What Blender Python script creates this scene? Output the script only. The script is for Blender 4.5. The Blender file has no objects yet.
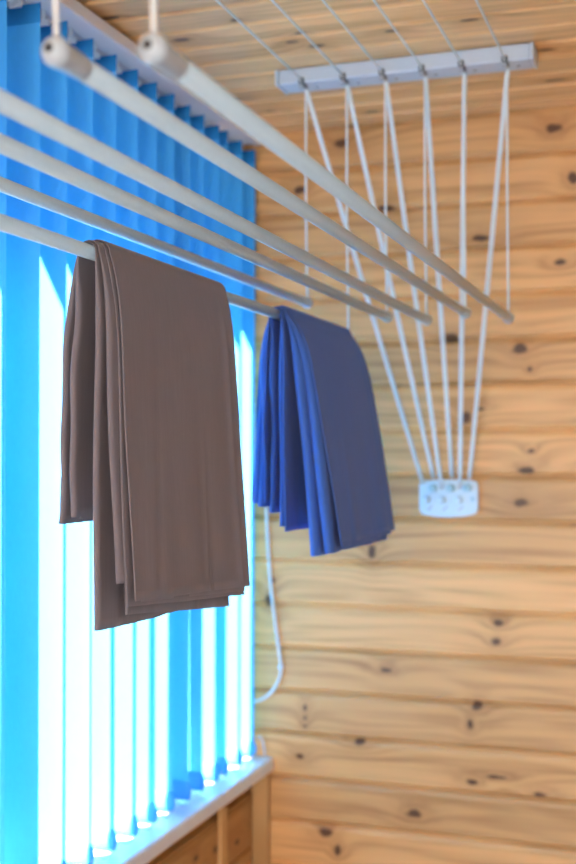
import bpy, math, random
from mathutils import Vector, Matrix
random.seed(7)
sc = bpy.context.scene
COL = sc.collection
H = 1.70                      # camera height above the floor
TH = math.radians(18.95)      # camera yaw
FPX, CX, HY = 1200.0, 288.0, 455.0
ST, CT = math.sin(TH), math.cos(TH)

def ray(px, py):
    u = (px - CX) / FPX; v = (HY - py) / FPX
    return Vector((-ST + u * CT, CT + u * ST, v))
def on_y(px, py, Y):
    d = ray(px, py); t = Y / d.y
    return Vector((d.x * t, Y, d.z * t + H))
def on_x(px, py, X):
    d = ray(px, py); t = X / d.x
    return Vector((X, d.y * t, d.z * t + H))
def on_z(px, py, z):
    d = ray(px, py); t = (z - H) / d.z
    return Vector((d.x * t, d.y * t, z))

YB = 2.76                     # back wall
ZC = H + 0.785                # ceiling
PITCH = 0.105
ZG = H - 0.048                # one groove height on the back wall

# ---------------------------------------------------------------- mesh helper
class MB:
    def __init__(s):
        s.v = []; s.f = []; s.sm = []
    def add(s, vs, fs, smooth=False):
        o = len(s.v)
        s.v += [tuple(p) for p in vs]
        for f in fs:
            s.f.append([i + o for i in f]); s.sm.append(smooth)
    def box(s, lo, hi, rot=None, piv=None):
        x0, y0, z0 = lo; x1, y1, z1 = hi
        vs = [Vector(p) for p in ((x0,y0,z0),(x1,y0,z0),(x1,y1,z0),(x0,y1,z0),(x0,y0,z1),(x1,y0,z1),(x1,y1,z1),(x0,y1,z1))]
        if rot:
            vs = [rot @ (p - piv) + piv for p in vs]
        s.add(vs, [(0,3,2,1),(4,5,6,7),(0,1,5,4),(1,2,6,5),(2,3,7,6),(3,0,4,7)])
    def tube(s, pts, rad, n=12, caps=True):
        pts = [Vector(p) for p in pts]
        rads = rad if isinstance(rad, (list, tuple)) else [rad] * len(pts)
        t0 = (pts[1] - pts[0]).normalized()
        up = Vector((0,0,1)) if abs(t0.z) < .9 else Vector((1,0,0))
        nrm = t0.cross(up).normalized()
        vs = []
        for i, p in enumerate(pts):
            a = pts[max(i-1,0)]; b = pts[min(i+1,len(pts)-1)]
            t = (b - a)
            t = t.normalized() if t.length > 1e-9 else t0
            nrm = (nrm - t * nrm.dot(t)).normalized()
            bi = t.cross(nrm)
            for k in range(n):
                an = 2*math.pi*k/n
                vs.append(p + (nrm*math.cos(an) + bi*math.sin(an))*rads[i])
        fs = []
        for i in range(len(pts)-1):
            for k in range(n):
                k2 = (k+1) % n
                fs.append((i*n+k, i*n+k2, (i+1)*n+k2, (i+1)*n+k))
        s.add(vs, fs, True)
        if caps:
            o = len(s.v) - len(vs)
            s.f.append([o+k for k in reversed(range(n))]); s.sm.append(False)
            s.f.append([o+(len(pts)-1)*n+k for k in range(n)]); s.sm.append(False)
    def lathe(s, base, axis, prof, n=24):
        """prof: list of (distance along axis, radius)"""
        base = Vector(base); axis = Vector(axis).normalized()
        up = Vector((0,0,1)) if abs(axis.z) < .9 else Vector((1,0,0))
        e1 = axis.cross(up).normalized(); e2 = axis.cross(e1)
        vs = [base + axis*a + (e1*math.cos(2*math.pi*k/n) + e2*math.sin(2*math.pi*k/n))*max(r, 1e-5) for a, r in prof for k in range(n)]
        fs = [(i*n+k, i*n+(k+1) % n, (i+1)*n+(k+1) % n, (i+1)*n+k) for i in range(len(prof)-1) for k in range(n)]
        o = len(s.v)
        s.add(vs, fs, True)
        s.f.append([o+k for k in reversed(range(n))]); s.sm.append(False)
        s.f.append([o+(len(prof)-1)*n+k for k in range(n)]); s.sm.append(False)
    def ball(s, c, r, n=8, m=6):
        c = Vector(c)
        vs = [c + Vector((0,0,r))]
        for i in range(1, m):
            th = math.pi*i/m
            for k in range(n):
                ph = 2*math.pi*k/n
                vs.append(c + Vector((math.sin(th)*math.cos(ph), math.sin(th)*math.sin(ph), math.cos(th)))*r)
        vs.append(c - Vector((0,0,r)))
        fs = [(0, 1+k, 1+(k+1)%n) for k in range(n)]
        for i in range(m-2):
            for k in range(n):
                fs.append((1+i*n+k, 1+(i+1)*n+k, 1+(i+1)*n+(k+1)%n, 1+i*n+(k+1)%n))
        l = len(vs)-1; b = 1+(m-2)*n
        fs += [(l, b+(k+1)%n, b+k) for k in range(n)]
        s.add(vs, fs, True)
    def prism(s, poly, p0, ex, ey, ez, depth):
        """extrude a 2D polygon (in ex, ey) by depth along ez"""
        p0 = Vector(p0); ex = Vector(ex); ey = Vector(ey); ez = Vector(ez)
        n = len(poly)
        vs = [p0 + ex*a + ey*b for a, b in poly] + [p0 + ex*a + ey*b + ez*depth for a, b in poly]
        fs = [tuple(reversed(range(n))), tuple(range(n, 2*n))]
        fs += [(i, (i+1) % n, n+(i+1) % n, n+i) for i in range(n)]
        s.add(vs, fs)
    def build(s, name, mat, parent=None, bevel=0, origin=None):
        me = bpy.data.meshes.new(name)
        vs = s.v
        if parent is not None:
            off = parent_origin(parent)
            vs = [(a-off.x, b-off.y, c-off.z) for a, b, c in vs]
        elif origin is not None:
            vs = [(a-origin[0], b-origin[1], c-origin[2]) for a, b, c in vs]
        me.from_pydata(vs, [], s.f)
        for p, sm in zip(me.polygons, s.sm):
            p.use_smooth = sm
        me.materials.append(mat)
        import bmesh
        bm = bmesh.new(); bm.from_mesh(me)
        bmesh.ops.recalc_face_normals(bm, faces=bm.faces)
        bm.to_mesh(me); bm.free()
        o = bpy.data.objects.new(name, me)
        COL.objects.link(o)
        if parent is not None:
            o.parent = parent
        elif origin is not None:
            o.location = origin
        if bevel:
            b = o.modifiers.new('bevel', 'BEVEL'); b.width = bevel; b.segments = 3; b.limit_method = 'ANGLE'
        return o

def parent_origin(p):
    v = Vector(p.location)
    while p.parent:
        p = p.parent; v = v + Vector(p.location)
    return v
def thing(name, label, cat, loc, group=None):
    o = bpy.data.objects.new(name, None); COL.objects.link(o)
    o.location = loc; o.empty_display_size = .05
    return tag(o, label, cat, group)
def tag(o, label, cat, group=None):
    o['label'] = label; o['category'] = cat
    if group: o['group'] = group
    return o
def struct(o):
    o['kind'] = 'structure'; return o

# ---------------------------------------------------------------- materials
def new_mat(name):
    m = bpy.data.materials.new(name); m.use_nodes = True
    nt = m.node_tree
    return m, nt, nt.nodes['Principled BSDF']
def plain(name, col, rough=.5, metal=0, bump=0, bscale=200):
    m, nt, b = new_mat(name)
    b.inputs['Roughness'].default_value = rough
    b.inputs['Metallic'].default_value = metal
    tc = nt.nodes.new('ShaderNodeTexCoord')
    nz = nt.nodes.new('ShaderNodeTexNoise'); nz.inputs['Scale'].default_value = bscale; nz.inputs['Detail'].default_value = 3
    nt.links.new(tc.outputs['Object'], nz.inputs['Vector'])
    mx = nt.nodes.new('ShaderNodeMix'); mx.data_type = 'RGBA'
    mx.inputs['A'].default_value = (*[c*.94 for c in col], 1)
    mx.inputs['B'].default_value = (*[min(1, c*1.05) for c in col], 1)
    nt.links.new(nz.outputs['Fac'], mx.inputs['Factor'])
    nt.links.new(mx.outputs['Result'], b.inputs['Base Color'])
    if bump:
        bp = nt.nodes.new('ShaderNodeBump'); bp.inputs['Strength'].default_value = bump; bp.inputs['Distance'].default_value = .001
        nt.links.new(nz.outputs['Fac'], bp.inputs['Height']); nt.links.new(bp.outputs['Normal'], b.inputs['Normal'])
    return m

def wood(name, along, across, pitch, off, knots, light=(.78,.415,.16), dark=(.53,.245,.078), seed=0.0):
    """pine boarding. along/across: 0,1,2 axes. knots: (along, across, r_along, r_across)"""
    m, nt, b = new_mat(name)
    N = nt.nodes; L = nt.links
    def math_(op, a, bb=None, c=None):
        n = N.new('ShaderNodeMath'); n.operation = op
        for i, x in enumerate((a, bb, c)):
            if x is None: continue
            if isinstance(x, (int, float)): n.inputs[i].default_value = x
            else: L.new(x, n.inputs[i])
        return n.outputs[0]
    def ramp(x, stops):
        n = N.new('ShaderNodeValToRGB'); e = n.color_ramp.elements
        while len(e) < len(stops): e.new(.5)
        for el, (p, c) in zip(e, stops):
            el.position = p; el.color = (*c, 1)
        L.new(x, n.inputs[0]); return n.outputs[0]
    tc = N.new('ShaderNodeTexCoord'); sp = N.new('ShaderNodeSeparateXYZ')
    L.new(tc.outputs['Object'], sp.inputs[0])
    A = sp.outputs[along]; C = sp.outputs[across]
    pid = math_('FLOOR', math_('DIVIDE', math_('SUBTRACT', C, off), pitch))
    wn = N.new('ShaderNodeTexWhiteNoise'); wn.noise_dimensions = '1D'
    L.new(math_('ADD', pid, seed), wn.inputs['W'])
    rnd = wn.outputs['Value']
    # knots
    cmb = N.new('ShaderNodeCombineXYZ'); L.new(A, cmb.inputs[0]); L.new(C, cmb.inputs[1])
    wob = N.new('ShaderNodeTexNoise'); wob.inputs['Scale'].default_value = 45; wob.inputs['Detail'].default_value = 2
    L.new(tc.outputs['Object'], wob.inputs['Vector'])
    dmin = None
    for (ka, kc, ra, rc) in knots:
        s1 = N.new('ShaderNodeVectorMath'); s1.operation = 'SUBTRACT'; L.new(cmb.outputs[0], s1.inputs[0]); s1.inputs[1].default_value = (ka, kc, 0)
        s2 = N.new('ShaderNodeVectorMath'); s2.operation = 'MULTIPLY'; L.new(s1.outputs[0], s2.inputs[0]); s2.inputs[1].default_value = (1/(ra*1.2), 1/(rc*1.2), 0)
        s3 = N.new('ShaderNodeVectorMath'); s3.operation = 'LENGTH'; L.new(s2.outputs[0], s3.inputs[0])
        d = s3.outputs['Value']
        dmin = d if dmin is None else math_('MINIMUM', dmin, d)
    if dmin is None:
        dmin = math_('ADD', math_('MULTIPLY', A, 0), 9)
    dmin = math_('ADD', dmin, math_('MULTIPLY', math_('SUBTRACT', wob.outputs['Fac'], .5), 1.1))
    halo = math_('EXPONENT', math_('MULTIPLY', math_('MAXIMUM', dmin, 0), -.48))
    # streaky grain that bends round the knots
    cv = N.new('ShaderNodeCombineXYZ')
    L.new(math_('MULTIPLY', A, 1.6), cv.inputs[0])
    L.new(math_('ADD', math_('MULTIPLY', C, 46), math_('MULTIPLY', halo, 2.2)), cv.inputs[1])
    L.new(math_('MULTIPLY', rnd, 37), cv.inputs[2])
    g1 = N.new('ShaderNodeTexNoise'); g1.inputs['Scale'].default_value = 1.0; g1.inputs['Detail'].default_value = 5; g1.inputs['Roughness'].default_value = .55
    L.new(cv.outputs[0], g1.inputs['Vector'])
    cv2 = N.new('ShaderNodeCombineXYZ')
    L.new(math_('MULTIPLY', A, 1.1), cv2.inputs[0]); L.new(math_('MULTIPLY', C, 9), cv2.inputs[1]); L.new(math_('MULTIPLY', rnd, 91), cv2.inputs[2])
    g2 = N.new('ShaderNodeTexNoise'); g2.inputs['Scale'].default_value = 1.0; g2.inputs['Detail'].default_value = 2
    L.new(cv2.outputs[0], g2.inputs['Vector'])
    rings = math_('SINE', math_('ADD', math_('ADD', math_('MULTIPLY', g2.outputs['Fac'], 42), math_('MULTIPLY', C, 160)), math_('MULTIPLY', halo, 15)))
    val = math_('ADD', math_('MULTIPLY', math_('SUBTRACT', g1.outputs['Fac'], .5), 1.3), math_('ADD', .5, math_('MULTIPLY', rings, .10)))
    base = ramp(val, [(.15, dark), (.55, light), (.9, tuple(min(1, c*1.13) for c in light))])
    br = math_('ADD', .84, math_('MULTIPLY', rnd, .26))
    mv = N.new('ShaderNodeVectorMath'); mv.operation = 'SCALE'; L.new(base, mv.inputs[0]); L.new(br, mv.inputs['Scale'])
    # halo tint then dark core
    mh = N.new('ShaderNodeMix'); mh.data_type = 'RGBA'; L.new(math_('MULTIPLY', halo, .75), mh.inputs['Factor'])
    L.new(mv.outputs[0], mh.inputs['A']); mh.inputs['B'].default_value = (.40, .17, .055, 1)
    core = N.new('ShaderNodeMapRange'); core.interpolation_type = 'SMOOTHSTEP'
    core.inputs['From Min'].default_value = 1.15; core.inputs['From Max'].default_value = .55
    L.new(dmin, core.inputs['Value'])
    mc = N.new('ShaderNodeMix'); mc.data_type = 'RGBA'; L.new(math_('MULTIPLY', core.outputs[0], .92), mc.inputs['Factor'])
    L.new(mh.outputs['Result'], mc.inputs['A']); mc.inputs['B'].default_value = (.095, .038, .018, 1)
    L.new(mc.outputs['Result'], b.inputs['Base Color'])
    b.inputs['Roughness'].default_value = .42
    b.inputs['Specular IOR Level'].default_value = .35
    bp = N.new('ShaderNodeBump'); bp.inputs['Strength'].default_value = .12; bp.inputs['Distance'].default_value = .002
    L.new(val, bp.inputs['Height']); L.new(bp.outputs['Normal'], b.inputs['Normal'])
    return m

def blind_fabric(name, col, tcol, fac, ribs=True):
    m, nt, b = new_mat(name)
    N = nt.nodes; L = nt.links
    N.remove(b)
    out = N['Material Output']
    tc = N.new('ShaderNodeTexCoord')
    mp = N.new('ShaderNodeMapping'); mp.inputs['Scale'].default_value = (900, 900, 60)
    L.new(tc.outputs['Object'], mp.inputs[0])
    nz = N.new('ShaderNodeTexNoise'); nz.inputs['Scale'].default_value = 1; nz.inputs['Detail'].default_value = 3
    L.new(mp.outputs[0], nz.inputs['Vector'])
    def mixc(c):
        mx = N.new('ShaderNodeMix'); mx.data_type = 'RGBA'
        mx.inputs['A'].default_value = (*[x*.86 for x in c], 1); mx.inputs['B'].default_value = (*[min(1, x*1.12) for x in c], 1)
        L.new(nz.outputs['Fac'], mx.inputs['Factor']); return mx.outputs['Result']
    d = N.new('ShaderNodeBsdfDiffuse'); t = N.new('ShaderNodeBsdfTranslucent'); ms = N.new('ShaderNodeMixShader')
    L.new(mixc(col), d.inputs['Color']); L.new(mixc(tcol), t.inputs['Color'])
    ms.inputs[0].default_value = fac
    L.new(d.outputs[0], ms.inputs[1]); L.new(t.outputs[0], ms.inputs[2]); L.new(ms.outputs[0], out.inputs['Surface'])
    return m

def cloth_mat(name, col, sheen_col, sheen=.2):
    m, nt, b = new_mat(name)
    N = nt.nodes; L = nt.links
    tc = N.new('ShaderNodeTexCoord')
    mp = N.new('ShaderNodeMapping'); mp.inputs['Scale'].default_value = (260, 260, 14); L.new(tc.outputs['Object'], mp.inputs[0])
    n1 = N.new('ShaderNodeTexNoise'); n1.inputs['Scale'].default_value = 1; n1.inputs['Detail'].default_value = 3; L.new(mp.outputs[0], n1.inputs['Vector'])
    n2 = N.new('ShaderNodeTexNoise'); n2.inputs['Scale'].default_value = 9; n2.inputs['Detail'].default_value = 3; L.new(tc.outputs['Object'], n2.inputs['Vector'])
    mx = N.new('ShaderNodeMix'); mx.data_type = 'RGBA'
    mx.inputs['A'].default_value = (*[c*.9 for c in col], 1); mx.inputs['B'].default_value = (*[c*1.1 for c in col], 1)
    L.new(n1.outputs['Fac'], mx.inputs['Factor']); L.new(mx.outputs['Result'], b.inputs['Base Color'])
    b.inputs['Roughness'].default_value = .8
    b.inputs['Sheen Weight'].default_value = sheen; b.inputs['Sheen Tint'].default_value = (*sheen_col, 1)
    b.inputs['Specular IOR Level'].default_value = .25
    bp = N.new('ShaderNodeBump'); bp.inputs['Strength'].default_value = .35; bp.inputs['Distance'].default_value = .006
    L.new(n2.outputs['Fac'], bp.inputs['Height'])
    b2 = N.new('ShaderNodeBump'); b2.inputs['Strength'].default_value = .15; b2.inputs['Distance'].default_value = .0006
    L.new(n1.outputs['Fac'], b2.inputs['Height']); L.new(bp.outputs['Normal'], b2.inputs['Normal'])
    L.new(b2.outputs['Normal'], b.inputs['Normal'])
    return m

def glass_mat():
    m, nt, b = new_mat('window_glass'); N = nt.nodes; L = nt.links; N.remove(b)
    t = N.new('ShaderNodeBsdfTransparent'); g = N.new('ShaderNodeBsdfGlossy'); g.inputs['Roughness'].default_value = .02
    ms = N.new('ShaderNodeMixShader'); ms.inputs[0].default_value = .06
    L.new(t.outputs[0], ms.inputs[1]); L.new(g.outputs[0], ms.inputs[2]); L.new(ms.outputs[0], N['Material Output'].inputs['Surface'])
    return m

M_white = plain('white_paint', (.72,.76,.78), .35)
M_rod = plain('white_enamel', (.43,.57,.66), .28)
M_plastic = plain('white_plastic', (.74,.78,.80), .4)
M_cord = plain('white_cord', (.74,.78,.78), .8, bump=.4, bscale=900)
M_sill = plain('sill_plastic', (.80,.81,.83), .35)
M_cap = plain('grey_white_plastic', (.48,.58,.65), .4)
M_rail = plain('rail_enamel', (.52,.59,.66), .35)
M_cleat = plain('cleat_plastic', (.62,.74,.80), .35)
M_dark = plain('dark_metal', (.035,.035,.04), .45, .3)
M_grey = plain('grey_metal', (.42,.43,.45), .35, .6)
M_teal = plain('pale_teal_plastic', (.36,.55,.60), .3)
M_head = plain('headrail_paint', (.70,.69,.72), .4)
M_bead = plain('bead_plastic', (.34,.44,.52), .4)
M_plaster = plain('plaster', (.70,.71,.72), .8)
M_blind = blind_fabric('blue_blind_fabric', (.095,.44,.86), (.05,.47,.90), .30)
M_hem = blind_fabric('blue_blind_hem', (.035,.27,.62), (.01,.18,.5), .15)
M_glass = glass_mat()
M_brown = cloth_mat('brown_cotton', (.195,.172,.190), (.75,.7,.75))
M_blue = cloth_mat('blue_cotton', (.048,.135,.46), (.55,.55,.7))

# ---------------------------------------------------------------- setting
def knot_px(lst):
    out = []
    for (px, py, ra, rc) in lst:
        p = on_y(px, py, YB); out.append((p.x, p.z, ra, rc))
    return out
wall_knots = knot_px([
 (554,128,.016,.010),(340,143,.018,.011),(573,178,.010,.012),(520,349,.015,.012),(530,369,.006,.006),(450,338,.020,.012),(466,417,.011,.012),(478,409,.010,.003),
 (531,451,.008,.005),(526,470,.018,.008),(521,503,.018,.009),(372,552,.008,.014),(499,623,.011,.008),(497,642,.011,.008),(386,670,.012,.006),
 (477,706,.011,.010),(470,724,.006,.010),(305,708,.004,.006),(305,718,.004,.004),(305,726,.005,.004),(360,742,.016,.007),(300,756,.009,.006),
 (472,782,.012,.006),(495,777,.022,.004),(414,814,.017,.009),(540,795,.014,.005),(326,832,.014,.010),(338,850,.008,.012),(270,508,.014,.008),(272,580,.008,.007),(268,600,.008,.016),
 (412,246,.012,.006),(480,238,.020,.006),(300,190,.014,.008),(385,208,.016,.007),(560,262,.012,.006)])
M_wallback = wood('pine_wall_boards', 0, 2, PITCH, ZG, wall_knots, seed=3.3)

def plank_profile(n0, n1, base, pitch, face, depth, bev):
    """list of (across, out) points making bevelled boards"""
    pts = []
    for k in range(n0, n1):
        a = base + k*pitch
        pts += [(a+.0012, face-depth), (a+.0012+bev*.35, face-depth*.35), (a+bev*.9, face), (a+pitch-bev*1.5, face), (a+pitch-bev*.6, face-depth*.28), (a+pitch-.0012, face-depth)]
    return pts
# back wall, boards run along X, out direction is -Y
mb = MB()
X0, X1 = -1.30, 1.05
pr = plank_profile(-17, 8, ZG, PITCH, 0.0, .009, .010)
pr = [(max(z, 0.0), o) for z, o in pr if z < ZC+.03]
vs = []; fs = []
for z, o in pr:
    vs += [(X0, YB - o, z), (X1, YB - o, z)]
for i in range(len(pr)-1):
    fs.append((2*i, 2*i+1, 2*i+3, 2*i+2))
mb.add(vs, fs)
mb.box((X0, YB+.012, 0), (X1, YB+.10, ZC+.05))
struct(mb.build('wall_back', M_wallback))

# ceiling, boards run along X, visible underside
CP = .092
rnd = random.Random(4)
ck = []
for (px, py, ra, rc) in [(318,46,.014,.010),(300,33,.010,.006),(352,126,.014,.007),(180,40,.015,.008),(236,20,.010,.006),(292,42,.012,.006),(392,31,.012,.006),(235,100,.012,.007),(110,18,.016,.008),(545,50,.014,.008),(470,20,.016,.005),(270,112,.012,.007),(372,112,.014,.005),(556,80,.02,.006)]:
    p = on_z(px, py, ZC); ck.append((p.x, p.y, ra, rc))
M_ceil = wood('pine_ceiling_boards', 0, 1, CP, 0.02, ck, light=(.86,.51,.225), dark=(.58,.29,.10), seed=8.1)
mb = MB()
XE = -1.29                                  # eaves edge outside the window
pr = plank_profile(-46, 31, 0.02, CP, 0.0, .007, .009)
pr = [(a, o) for a, o in pr if a < YB+.08]
vs = []; fs = []
for a, o in pr:
    vs += [(XE, a, ZC - o), (X1, a, ZC - o)]
for i in range(len(pr)-1):
    fs.append((2*i, 2*i+1, 2*i+3, 2*i+2))
mb.add(vs, fs)
mb.box((XE, -4.1, ZC+.010), (X1, YB+.1, ZC+.07))
struct(mb.build('ceiling', M_ceil))

# floor
M_floor = plain('grey_floor_tile', (.42,.42,.42), .5)
mb = MB(); mb.box((-1.25, -4.1, -.05), (X1, YB+.1, 0)); struct(mb.build('floor', M_floor))
# house wall on the right, out of frame
mb = MB(); mb.box((X1, -4.1, 0), (X1+.1, YB+.1, ZC+.07)); struct(mb.build('wall_right', M_plaster))

# wall below the window
SX = -0.983                                 # sill front edge
ZS = H - .737                               # sill top
ZSB = ZS - .034
WX = -1.034
lk = []
for (px, py, ra, rc) in [(215,850,.012,.008),(253,815,.012,.008),(253,858,.010,.008),(237,842,.014,.007),(196,858,.012,.006),(232,800,.010,.006)]:
    p = on_x(px, py, WX); lk.append((p.y, p.z, ra, rc))
M_wallleft = wood('pine_parapet_boards', 1, 2, .125, ZSB-.06, lk, light=(.58,.29,.095), dark=(.43,.19,.05), seed=1.4)
mb = MB()
pr = plank_profile(-8, 1, ZSB-.06, .125, 0.0, .008, .010)
pr = [(max(z,0), o) for z, o in pr if z < ZSB]
vs = []; fs = []
for z, o in pr:
    vs += [(WX + o, -4.1, z), (WX + o, YB, z)]
for i in range(len(pr)-1):
    fs.append((2*i, 2*i+1, 2*i+3, 2*i+2))
mb.add(vs, fs)
mb.box((-1.20, -4.1, 0), (WX-.012, YB, ZSB))
mb.box((-1.20, -4.1, ZSB), (-1.10, .959, ZC+.05))  # unseen solid wall, added to keep direct sun off the near rods
struct(mb.build('wall_left', M_wallleft))
M_batten = wood('pine_battens', 2, 1, .3, 0, [], light=(.64,.36,.14), dark=(.48,.23,.07), seed=2.2)
mb = MB(); mb.box((WX+.0005, YB-.022, 0), (WX+.042, YB-.0005, ZSB-.0005)); struct(mb.build('trim_1', M_batten, bevel=.002))
ya = on_x(217, 830, WX).y; yb_ = on_x(222.5, 830, WX).y
mb = MB(); mb.box((WX+.0005, ya, 0), (WX+.012, yb_, ZSB-.0005)); struct(mb.build('trim_2', M_batten, bevel=.002))

# window: frame, mullions and panes behind the blind
XF0, XF1 = -1.165, -1.115
mb = MB()
ZT = ZC - .0105
mb.box((XF0, .96, ZS+.0005), (XF1, YB-.001, ZS+.020))
mb.box((XF0, .96, ZT-.035), (XF1, YB-.001, ZT))
SUN = Vector((1.0, 1.10, -2.06)).normalized()
mull = []                                       # (y0, y1) of the posts
SLAT_YS = {-8: 1.005, -7: 1.088, -6: 1.172, -5: 1.256, -4: 1.340, -3: 1.421, -2: 1.506, -1: 1.592, 0: 1.689, 1: 1.776, 2: 1.868, 3: 1.955, 4: 2.0437, 5: 2.125, 6: 2.207, 7: 2.289, 8: 2.360, 9: 2.4455, 10: 2.496, 11: 2.585, 12: 2.671}
SLAT_Y = lambda k: 1.02*SLAT_YS[k]
mull += [(1.596, 1.646), (2.232, 2.296), (YB-.05, YB-.001), (.96, 1.01)]
for a, b_ in mull:
    mb.box((XF0+.005, a, ZS+.020), (XF1-.003, b_, ZT-.035))
win = mb.build('window_1', M_white); struct(win)
mb = MB(); mb.box((-1.146, 1.005, ZS+.021), (-1.142, YB-.06, ZT-.036))
mb.build('glass_pane', M_glass, win)

# sill
def rounded_front(x0, x1, z0, z1, r, n=5):
    poly = [(x0, z0), (x0, z1)]
    for i in range(n+1):
        a = math.pi/2*(1 - i/n); poly.append((x1-r+r*math.cos(a), z1-r+r*math.sin(a)))
    for i in range(n+1):
        a = -math.pi/2*i/n; poly.append((x1-r+r*math.cos(a), z0+r+r*math.sin(a)))
    return poly
mb = MB()
mb.prism(rounded_front(XF0, SX, ZSB, ZS, .008), (0, .962, 0), (1,0,0), (0,0,1), (0,1,0), YB-.004-.962)
sill = mb.build('window_sill', M_sill)
tag(sill, 'white plastic window sill running under the blue blind to the wooden back wall', 'window sill')

# ---------------------------------------------------------------- vertical blind
BX = -1.065                                 # pivot line of the slats
SW = .090
blind = thing('vertical_blind', 'blue vertical fabric blind covering the whole window on the left', 'blind', (BX, 1.3, ZS))
ZTOP = H + .742
mb = MB()
# headrail: shallow channel fixed under the ceiling
hx0, hx1 = BX-.024, BX+.062
poly = [(hx0, ZTOP+.012), (hx0, ZC-.011), (hx1, ZC-.011), (hx1, ZTOP+.010), (hx1-.003, ZTOP+.008), (hx1-.020, ZTOP+.008), (hx1-.020, ZTOP+.013), (BX+.012, ZTOP+.013), (BX+.012, ZTOP+.025), (BX-.012, ZTOP+.025), (BX-.012, ZTOP+.012)]
mb.prism(poly, (0, .97, 0), (1,0,0), (0,0,1), (0,1,0), YB-.03-.97)
mb.build('headrail', M_head, blind, bevel=.0015)
rk = random.Random(11)
chain_pts = []
for k in range(-8, 13):
    y = SLAT_Y(k)
    tw = math.radians(rk.uniform(-1.5, 1.5))
    if k == 0: tw = math.radians(2)
    if k == 12: tw = 0
    ca, sa = math.cos(tw), math.sin(tw)
    def slp(a, z, bow=0.0):
        # a: -.5..+.5 across the slat, + is the room side
        x = a*SW; d = bow*(1-4*a*a)
        return Vector((BX + x*ca - d*sa - .004*(ZTOP - z)/1.45, y + x*sa + d*ca, z))
    zb = ZS + .006
    NZ, NA = 26, 8
    mb = MB(); vs = []; fs = []
    for i in range(NZ+1):
        t = i/NZ; z = zb + .034 + (ZTOP - .034 - zb - .034)*t
        for j in range(NA+1):
            vs.append(slp(-.5 + j/NA, z, .0022 + .0015*math.sin(3*t+k)))
    for i in range(NZ):
        for j in range(NA):
            q = i*(NA+1)+j
            fs.append((q, q+1, q+NA+2, q+NA+1))
    mb.add(vs, fs, True)
    s_ = mb.build('slat', M_blind, blind)
    # doubled fabric at the top with its hanger
    mb = MB(); vs = []; fs = []
    for side in (-1, 1):
        for z in (ZTOP-.034, ZTOP-.002):
            for j in range(NA+1):
                vs.append(slp(-.5+j/NA, z, .0025) + Vector((0, side*.0014, 0)))
    w = NA+1
    for j in range(NA):
        fs += [(j, j+1, w+j+1, w+j), (2*w+j, 2*w+j+1, 3*w+j+1, 3*w+j), (w+j, w+j+1, 3*w+j+1, 3*w+j)]
    mb.add(vs, fs, True)
    mb.build('top_hem', M_hem, s_)
    mb = MB(); c = slp(0, ZTOP)
    mb.box((c.x-.011, c.y-.003, ZTOP-.006), (c.x+.011, c.y+.003, ZTOP+.004))
    mb.box((c.x-.003, c.y-.002, ZTOP+.003), (c.x+.003, c.y+.002, ZTOP+.024))
    mb.build('hanger', M_plastic, s_)
    # bottom weight in its pocket
    mb = MB(); vs = []; fs = []
    NP = 10
    secs = []
    for i, (z, th, hw) in enumerate([(zb, .0012, .50), (zb+.003, .0034, .545), (zb+.014, .0040, .575), (zb+.026, .0034, .565), (zb+.034, .0022, .53), (zb+.040, .0005, .50)]):
        ring = []
        for j in range(NP+1):
            a = hw*(-1 + 2*j/NP)
            e = th*max(.25, (1-abs(a/hw)**6))
            p = slp(a, z, .0022); ring.append((p, e))
        vs += [p + Vector((0, -e, 0)) for p, e in ring] + [p + Vector((0, e, 0)) for p, e in reversed(ring)]
    n = 2*(NP+1)
    for i in range(5):
        for j in range(n):
            fs.append((i*n+j, i*n+(j+1) % n, (i+1)*n+(j+1) % n, (i+1)*n+j))
    fs.append(tuple(range(n)))
    mb.add(vs, fs, True)
    mb.build('bottom_weight', M_blind, s_)
    chain_pts.append((slp(.57, zb+.024), slp(-.57, zb+.024)))
for side in (0, 1):
    mb = MB()
    for a, b_ in zip(chain_pts[:-1], chain_pts[1:]):
        p, q = a[side], b_[side]
        nb = 16
        for i in range(nb+1):
            t = i/nb
            pt = p.lerp(q, t); pt.z -= .022*(1-(2*t-1)**2); pt.x += (.003 if side == 0 else -.003)
            mb.ball(pt, .0016, 6, 4)
    mb.build('bead_chain', M_bead, blind)
# loose tail of the chain curled at the far end of the sill
mb = MB()
tail = [on_y(257, 738, 2.72), on_y(260, 736, 2.72), on_y(263, 742, 2.72), on_y(264.5, 751, 2.72), on_y(265, 757, 2.72)]
mb.tube(tail, .0022, 8)
mb.build('chain_tail', M_bead, blind)

# cord hanging down the back wall beside the blind
def smooth(pts, n=8):
    pts = [Vector(p) for p in pts]; out = []
    P = [pts[0]*2-pts[1]] + pts + [pts[-1]*2-pts[-2]]
    for i in range(1, len(P)-2):
        for j in range(n):
            t = j/n; a, b_, c, d = P[i-1], P[i], P[i+1], P[i+2]
            out.append(.5*((2*b_) + (c-a)*t + (2*a-5*b_+4*c-d)*t*t + (3*b_-a-3*c+d)*t**3))
    out.append(pts[-1]); return out
mb = MB()
Yc = YB - .006
mb.tube(smooth([on_y(266, 440, Yc), on_y(267, 520, Yc), on_y(271, 585, Yc), on_y(279, 650, Yc), on_y(281.5, 668, Yc), on_y(277, 684, Yc), on_y(267, 696, Yc), on_y(257, 701, Yc), on_y(245, 702, Yc)]), .0038, 10)
mb.ball(on_y(281, 667, Yc), .0075, 10, 8)
o = mb.build('hanging_cord', M_cord); tag(o, 'thin white cord looping down the back wall beside the blind', 'cord')

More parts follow.
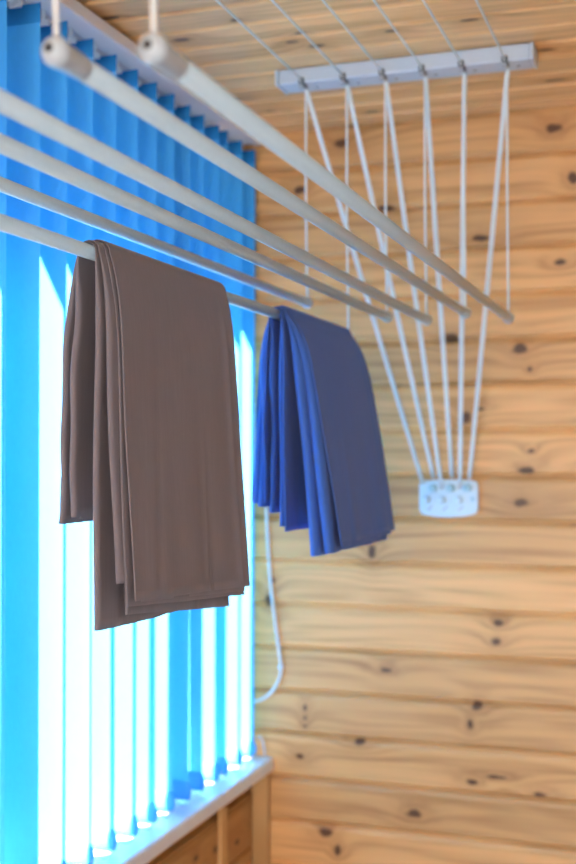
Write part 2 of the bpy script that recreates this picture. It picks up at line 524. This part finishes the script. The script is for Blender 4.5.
# ---------------------------------------------------------------- ceiling drying rack
PXS = [307.5, 348.5, 387, 426.5, 465.5, 508.5]           # pulleys left to right in the photo
YP = 2.30
XP = [on_y(p, 90, YP).x for p in PXS]
YR = YP                       # far ends of the rods
YP = 2.335                    # rail centre line
XQ = [on_y(p-1.5, 90, YP).x for p in PXS]   # pulleys
rack = thing('pulley_rail', 'long white pulley rail screwed to the wooden ceiling, six cords hanging from it', 'pulley rail', ((XP[0]+XP[5])/2, YP, ZC))
xl, xr = on_y(279, 80, YP-.03).x, on_y(529.5, 60, YP-.03).x
ZR = ZC - .032
mb = MB()
mb.prism([(-.030, -.032), (.034, -.032), (.034, -.001), (-.030, -.001)], (xl, YP, ZC), (0,1,0), (0,0,1), (1,0,0), xr-xl)
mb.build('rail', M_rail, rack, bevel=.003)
for sx, d in ((xl, -1), (xr, 1)):
    mb = MB(); mb.box((min(sx, sx+d*.008), YP-.034, ZR-.0015), (max(sx, sx+d*.008), YP+.034, ZC-.001)); mb.build('end_cap', M_rail, rack, bevel=.003)
for x in XQ:
    mb = MB()
    # slot plate and a small wheel that peeps out of the rail
    mb.box((x-.0055, YP-.033, ZR-.002), (x+.0055, YP-.0302, ZR+.010))
    mb.box((x-.0055, YP-.032, ZR-.0022), (x+.0055, YP-.004, ZR-.0002))
    p = mb.build('pulley', M_dark, rack, bevel=.001)
    mb = MB(); mb.lathe((x-.004, YP-.026, ZR-.004), (1,0,0), [(0,.0),(0,.0065),(.002,.0065),(.004,.004),(.006,.0065),(.008,.0065),(.008,0)], 16)
    mb.build('wheel', M_grey, p)
    mb = MB(); mb.lathe((x+.020, YP+.006, ZR), (0,0,-1), [(0,.004),(.0015,.004),(.0022,.002)], 10); mb.build('screw', M_grey, rack)

# rods: (far x, far Z, near Z, label)
ZF = [H+.306, H+.233, H+.272, H+.263, H+.274, H+.261]
ZN = [H+.306, H+.233, H+.275, H+.270, H+.283, H+.271]
YN = [.74, .74, .74, .74, .745, .730]
RL = ['thin white drying rod nearest the blind, hanging just above the one with the sheets',
      'white drying rod with the brown and the blue sheet folded over it',
      'white drying rod hanging between the two lower rods by the blind and the middle ones',
      'white drying rod that crosses behind the two rods with visible round near ends',
      'white drying rod whose round near end hangs against the blue blind at upper left',
      'white drying rod furthest from the blind, its round near end against the wooden ceiling']
RL[2] = 'white drying rod third from the blind, far end just above the blue sheet'
RL[3] = 'white drying rod fourth from the blind, cutting the left photo edge highest'
RR = .0083
rods = []
for i in range(6):
    a = Vector((XP[i], YN[i], ZN[i])); b_ = Vector((XP[i], YR, ZF[i]))
    r = thing('drying_rod', RL[i], 'drying rod', a.lerp(b_, .5), 'drying rods hung under the ceiling')
    ax = (b_-a).normalized()
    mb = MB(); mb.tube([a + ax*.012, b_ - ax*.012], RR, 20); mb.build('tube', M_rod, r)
    for p, d in ((a, ax), (b_, -ax)):
        mb = MB()
        R2 = .0110
        prof = [(-.0106, .0030), (-.0110, .0046)]
        for k in range(1, 8):
            t = -1 + k/7; prof.append((.0110*t, R2*math.sqrt(max(.16, 1-t*t))))
        prof += [(.003, R2*.97), (.008, R2*.90), (.016, RR+.0009), (.028, RR+.0007), (.036, RR+.0004), (.0365, RR)]
        mb.lathe(p, d, prof, 24)
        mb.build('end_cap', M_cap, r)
        mb = MB(); mb.lathe(p - d*.0113, d, [(0, .0001), (0, .0034), (.003, .0034)], 12); mb.build('cord_hole_shade', M_dark, r)  # solid dark disc, the shade of the hole put into its colour
    rods.append(r)

# wall cleat
CW = [(423,484),(433.5,478),(442,489),(452,477.5),(460,488.5),(469.5,478.5)]
c0 = on_y(450, 498, YB)
cleat = thing('cord_cleat', 'small white cleat plate on the back wall where all six cords end', 'cleat', (c0.x, YB, c0.z))
def cl(px, py, off=.0):
    return on_y(px, py, YB-off)
outline = []
for px, py in [(420.5,484),(422.5,481.3),(427,480.3),(450,479.2),(472,480.0),(477,481.5),(479,485),(479.2,508),(478,512.5),(474,514.6),(462,516.6),(450,517.2),(438,516.8),(427,515),(422,513),(420.5,509)]:
    p = on_y(px, py, YB); outline.append((p.x, p.z))
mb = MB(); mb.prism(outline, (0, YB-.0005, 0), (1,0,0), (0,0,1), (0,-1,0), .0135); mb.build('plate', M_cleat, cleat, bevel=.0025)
yf = YB - .014
for px, py in [(434.3,488),(452.2,488),(469,487.5)]:
    p = cl(px, py); mb = MB()
    mb.lathe((p.x, yf+.001, p.z), (0,-1,0), [(0,.0095),(.004,.0095),(.005,.007),(.010,.007),(.011,.0095),(.014,.0090),(.0145,.003)], 18)
    mb.build('roller', M_teal, cleat)
for px, py in [(428,499),(443.3,499.3),(460,499.3)]:
    p = cl(px, py); mb = MB()
    mb.lathe((p.x, yf+.001, p.z), (0,-1,0), [(0,.0085),(.004,.0085),(.005,.0065),(.010,.0065),(.011,.0085),(.013,.0080),(.0135,.003)], 18)
    mb.build('roller', M_cleat, cleat)
for px, py in [(431,508),(446.3,508),(462,508)]:
    p = cl(px, py); mb = MB()
    piv = Vector((p.x, yf, p.z)); rot = Matrix.Rotation(math.radians(45), 3, 'Y').inverted()
    mb.box((p.x-.0075, yf-.0012, p.z-.002), (p.x+.0075, yf+.001, p.z+.002), rot, piv)
    mb.build('slot', M_grey, cleat)
for px, py in [(425,500),(473.5,499)]:
    p = cl(px, py); mb = MB()
    mb.lathe((p.x, yf+.001, p.z), (0,-1,0), [(0,.0042),(.002,.0042),(.0028,.002)], 12)
    mb.build('screw', M_teal, cleat)

# cords, one for each rod: ceiling run, both drops and the doubled fall to the cleat
CLB = ['white cord leftmost on the pulley rail, slanting to the left end of the cleat',
       'second white cord from the left on the pulley rail',
       'third white cord from the left on the pulley rail',
       'white cord fourth from the left on the pulley rail, third from its right end',
       'white cord second from the right on the pulley rail, falling almost straight down',
       'white cord rightmost on the pulley rail, its fall to the cleat leaning left']
CR = .0024
for i, x in enumerate(XQ):
    mb = MB()
    xr_ = XP[i]
    zr = ZR + .006
    top = ZR - .006
    mb.tube(smooth([(xr_, YR, ZF[i]+.011), ((x+xr_)/2, YR+.012, (ZF[i]+top)/2), (x, YP, top-.01), (x, YP-.006, top)], 6), CR*1.0, 8)         # far drop
    mb.tube(smooth([(x+.001, YP-.012, top-.002), (x, YP-.036, zr-.004), (x, YP-.07, zr), (x, 1.6, zr), (x, YN[i]+.03, zr)], 6), CR*.8, 8)                 # run under the ceiling
    mb.tube(smooth([(x, YN[i]+.03, zr), (x, YN[i]+.006, zr-.006), (x, YN[i], zr-.03), (xr_, YN[i], ZN[i]+.011)], 6), CR*1.0, 8)
    e = on_y(CW[i][0], CW[i][1], YB-.020)
    for s_ in (-1, 1):
        a = Vector((x+s_*.0022+.002, YP-.004, top-.001)); b_ = Vector((e.x+s_*.0021, e.y, e.z))
        m_ = a.lerp(b_, .5) + Vector((s_*.0006, 0, -.004))
        mb.tube(smooth([a, m_, b_], 10), CR, 8)
    o = mb.build('lift_cord', M_cord); tag(o, CLB[i], 'cord', 'cords of the ceiling drying rack')

# ---------------------------------------------------------------- folded sheets over the rod
def folded_sheet(name, mat, layers, rx, rz, y1, seed, top_pitch=.0013, rod_r=.0091, curl=.02):
    """layers, outermost first: (front offset, back offset, half thickness, front z near, front z far, back z, y near, y far trim)"""
    mb = MB(); rg = random.Random(seed); n = len(layers)
    for li, (fx, bx, ht, zfn, zff, zb, y0, trim) in enumerate(layers):
        lev = n-1-li
        rt = rod_r + .0001 + lev*top_pitch*1.0
        hmin = top_pitch*.46
        NF, NT, NB = 34, 10, 26
        ph1, ph2, ph3 = rg.uniform(0, 6), rg.uniform(0, 6), rg.uniform(0, 6)
        yend = y1 - trim
        stations = []
        for i in range(NF+1): stations.append(('f', 1 - i/NF))
        for i in range(1, NT): stations.append(('t', i/NT))
        for i in range(NB+1): stations.append(('b', i/NB))
        NW = 60
        rows = []
        for kind, t in stations:
            row = []
            if kind == 't': dd = 0
            else: dd = t
            h = hmin + (ht-hmin)*min(1, dd*6)
            y0s = y0 + .0035*math.sin(7*dd+ph1)*min(1, dd*4) + (.002*math.sin(16*dd+ph2) if kind == 'b' else 0) - .006*(1-min(1, dd*5))*0
            ys = []
            ne = 6
            sect = []
            for j in range(ne+1):         # rounded near edge, from inner to outer side
                a = -math.pi/2 + math.pi*j/ne
                sect.append((y0s + h*1.6*(1-math.cos(a)), h*math.sin(a)))
            body = [y0s + h*1.6 + (yend - y0s - h*1.6)*(j/NW) for j in range(1, NW+1)]
            outer = [(y, h) for y in body]
            inner = [(y, -h) for y in reversed(body)]
            sect = sect + outer + inner
            for (y, o) in sect:
                w = (y - y0)/(yend - y0)
                zf = zfn + (zff - zfn)*w
                def pos(kd, tt):
                    if kd == 'f':
                        D = rz - (zf + H); d = tt*D
                        x = rt + (fx - rt)*(.30*(1-math.exp(-d/.035)) + .70*tt) if fx > rt else rt + (fx-rt)*(1-math.exp(-d/.05))
                        wob = .0022*math.sin(9*w+ph1+4*tt)*tt + .0012*math.sin(23*w+ph2)*tt + (.0028*math.exp(-((w-.90-.03*tt)/.022)**2) - .0022*math.exp(-((w-.30+.12*tt)/.03)**2)*tt + .002*math.exp(-((w-.62)/.015)**2)*tt*tt)*min(1, tt*5)
                        return Vector((rx + x + wob, y, rz - d))
                    if kd == 'b':
                        D = rz - (zb + H); d = tt*D
                        x = rt + (-bx - rt)*(.45*(1-math.exp(-d/.03)) + .55*tt) if -bx > rt else rt + (-bx-rt)*(1-math.exp(-d/.05))
                        wob = .0020*math.sin(8*w+ph3+3*tt)*tt
                        return Vector((rx - x - wob, y, rz - d))
                    a = math.pi*tt
                    return Vector((rx + rt*math.cos(a), y, rz + rt*math.sin(a)))
                p = pos(kind, t)
                if kind == 't':
                    a = math.pi*t; nrm = Vector((math.cos(a), 0, math.sin(a)))
                else:
                    e = .01
                    q = pos(kind, min(1, t+e)); r_ = pos(kind, max(0, t-e))
                    tg = (q - r_).normalized()
                    nrm = Vector((-tg.z, 0, tg.x)) if kind == 'f' else Vector((tg.z, 0, -tg.x))
                    nrm.normalize()
                # a gentle sag of the ridge between layers
                row.append(p + nrm*o)
            rows.append(row)
        m = len(rows[0]); vs = [p for r_ in rows for p in r_]; fs = []
        for i in range(len(rows)-1):
            for j in range(m):
                fs.append((i*m+j, i*m+(j+1) % m, (i+1)*m+(j+1) % m, (i+1)*m+j))
        mb.add(vs, fs, True)
        o = len(mb.v) - len(vs)
        for base, sgn in ((0, 1), ((len(rows)-1)*m, -1)):
            # cap: quads between outer and inner side
            f = list(range(o+base, o+base+m))
            mb.f.append(f if sgn < 0 else f[::-1]); mb.sm.append(False)
    ob = mb.build(name, mat, origin=(rx, (layers[0][6]+y1)/2, rz))
    return ob

rx = XP[1]; rz = ZF[1]
brown = [
 (.0500,-.0520,.0012,-.168,-.187,-.079,1.245,.000),
 (.0465,-.0490,.0012,-.171,-.194,-.081,1.268,.001),
 (.0430,-.0430,.0014,-.174,-.200,-.077,1.240,.000),
 (.0360,-.0400,.0036,-.146,-.180,-.080,1.226,.003),
 (.0260,-.0320,.0024,-.187,-.216,-.076,1.268,.012),
 (.0120,-.0200,.0040,-.201,-.206,-.072,1.222,.06),
 (.0010,-.0120,.0024,-.199,-.203,-.074,1.295,.08),
]
ob = folded_sheet('folded_sheet', M_brown, brown, rx, rz, 1.603, 3)
tag(ob, 'brown cotton sheet folded in layers over the drying rod', 'sheet', 'folded sheets drying on the rod')
blue = [
 (.1030,-.0530,.0012,-.150,-.144,-.078,1.895,.000),
 (.0990,-.0500,.0012,-.156,-.151,-.076,1.925,.002),
 (.0850,-.0400,.0085,-.162,-.163,-.081,1.880,.006),
 (.0620,-.0300,.0080,-.166,-.168,-.086,1.874,.012),
 (.0450,-.0240,.0030,-.168,-.170,-.095,1.915,.016),
 (.0180,-.0190,.0016,-.126,-.128,-.080,1.862,.02),
 (.0090,-.0080,.0045,-.118,-.126,-.096,1.868,.03),
]
ob = folded_sheet('folded_sheet', M_blue, blue, rx, rz, 2.262, 9)
tag(ob, 'blue cotton sheet folded in layers over the far end of the drying rod', 'sheet', 'folded sheets drying on the rod')

# ---------------------------------------------------------------- light
def add_light(name, kind, loc, direction, energy, color=(1,1,1), size=1, size_y=None, angle=None):
    l = bpy.data.lights.new(name, kind); l.energy = energy; l.color = color
    if kind == 'AREA':
        l.shape = 'RECTANGLE'; l.size = size; l.size_y = size_y or size
    if angle is not None: l.angle = angle
    o = bpy.data.objects.new(name, l); COL.objects.link(o); o.location = loc
    o.rotation_euler = Vector(direction).to_track_quat('-Z', 'Y').to_euler()
    return o
add_light('sun', 'SUN', (-4, -3, 8), SUN, 66, (1, .74, .56), angle=math.radians(.6))
# fill lamp added behind the camera to brighten the room; no window there
add_light('near_end_fill', 'AREA', (.0, -3.95, H-.15), (0, 1, 0.02), 78, (.97, .98, 1), 1.8, 1.6)
w = bpy.data.worlds.new('sky'); sc.world = w; w.use_nodes = True
wn_ = w.node_tree; bg = wn_.nodes['Background']; bg.inputs['Strength'].default_value = 1.75
tc_ = wn_.nodes.new('ShaderNodeTexCoord'); sx_ = wn_.nodes.new('ShaderNodeSeparateXYZ'); wn_.links.new(tc_.outputs['Generated'], sx_.inputs[0])
mr_ = wn_.nodes.new('ShaderNodeMapRange'); mr_.inputs['From Min'].default_value = -1; mr_.inputs['From Max'].default_value = 1
wn_.links.new(sx_.outputs[2], mr_.inputs['Value'])
cr_ = wn_.nodes.new('ShaderNodeValToRGB'); el = cr_.color_ramp.elements
el[0].position = .0; el[0].color = (.22,.26,.28,1); el[1].position = 1; el[1].color = (.05,.40,.85,1)
for p_, c_ in ((.485, (.28,.36,.42)), (.505, (.42,.84,1.0)), (.58, (.20,.68,1.0)), (.70, (.09,.52,.95))):
    e_ = el.new(p_); e_.color = (*c_, 1)
wn_.links.new(mr_.outputs[0], cr_.inputs[0]); wn_.links.new(cr_.outputs[0], bg.inputs['Color'])

# ---------------------------------------------------------------- camera
cam = bpy.data.cameras.new('camera'); co = bpy.data.objects.new('camera', cam); COL.objects.link(co)
co.location = (0, 0, H); co.rotation_euler = (math.pi/2, 0, TH)
cam.sensor_fit = 'VERTICAL'; cam.sensor_height = 36; cam.lens = 50; cam.shift_y = 23/864
cam.dof.use_dof = True; cam.dof.focus_distance = 1.45; cam.dof.aperture_fstop = 4.0
cam.clip_start = .02
sc.camera = co
sc.view_settings.view_transform = 'Standard'; sc.view_settings.look = 'None'
sc.view_settings.exposure = .72; sc.view_settings.gamma = 1
sc.view_settings.use_curve_mapping = False
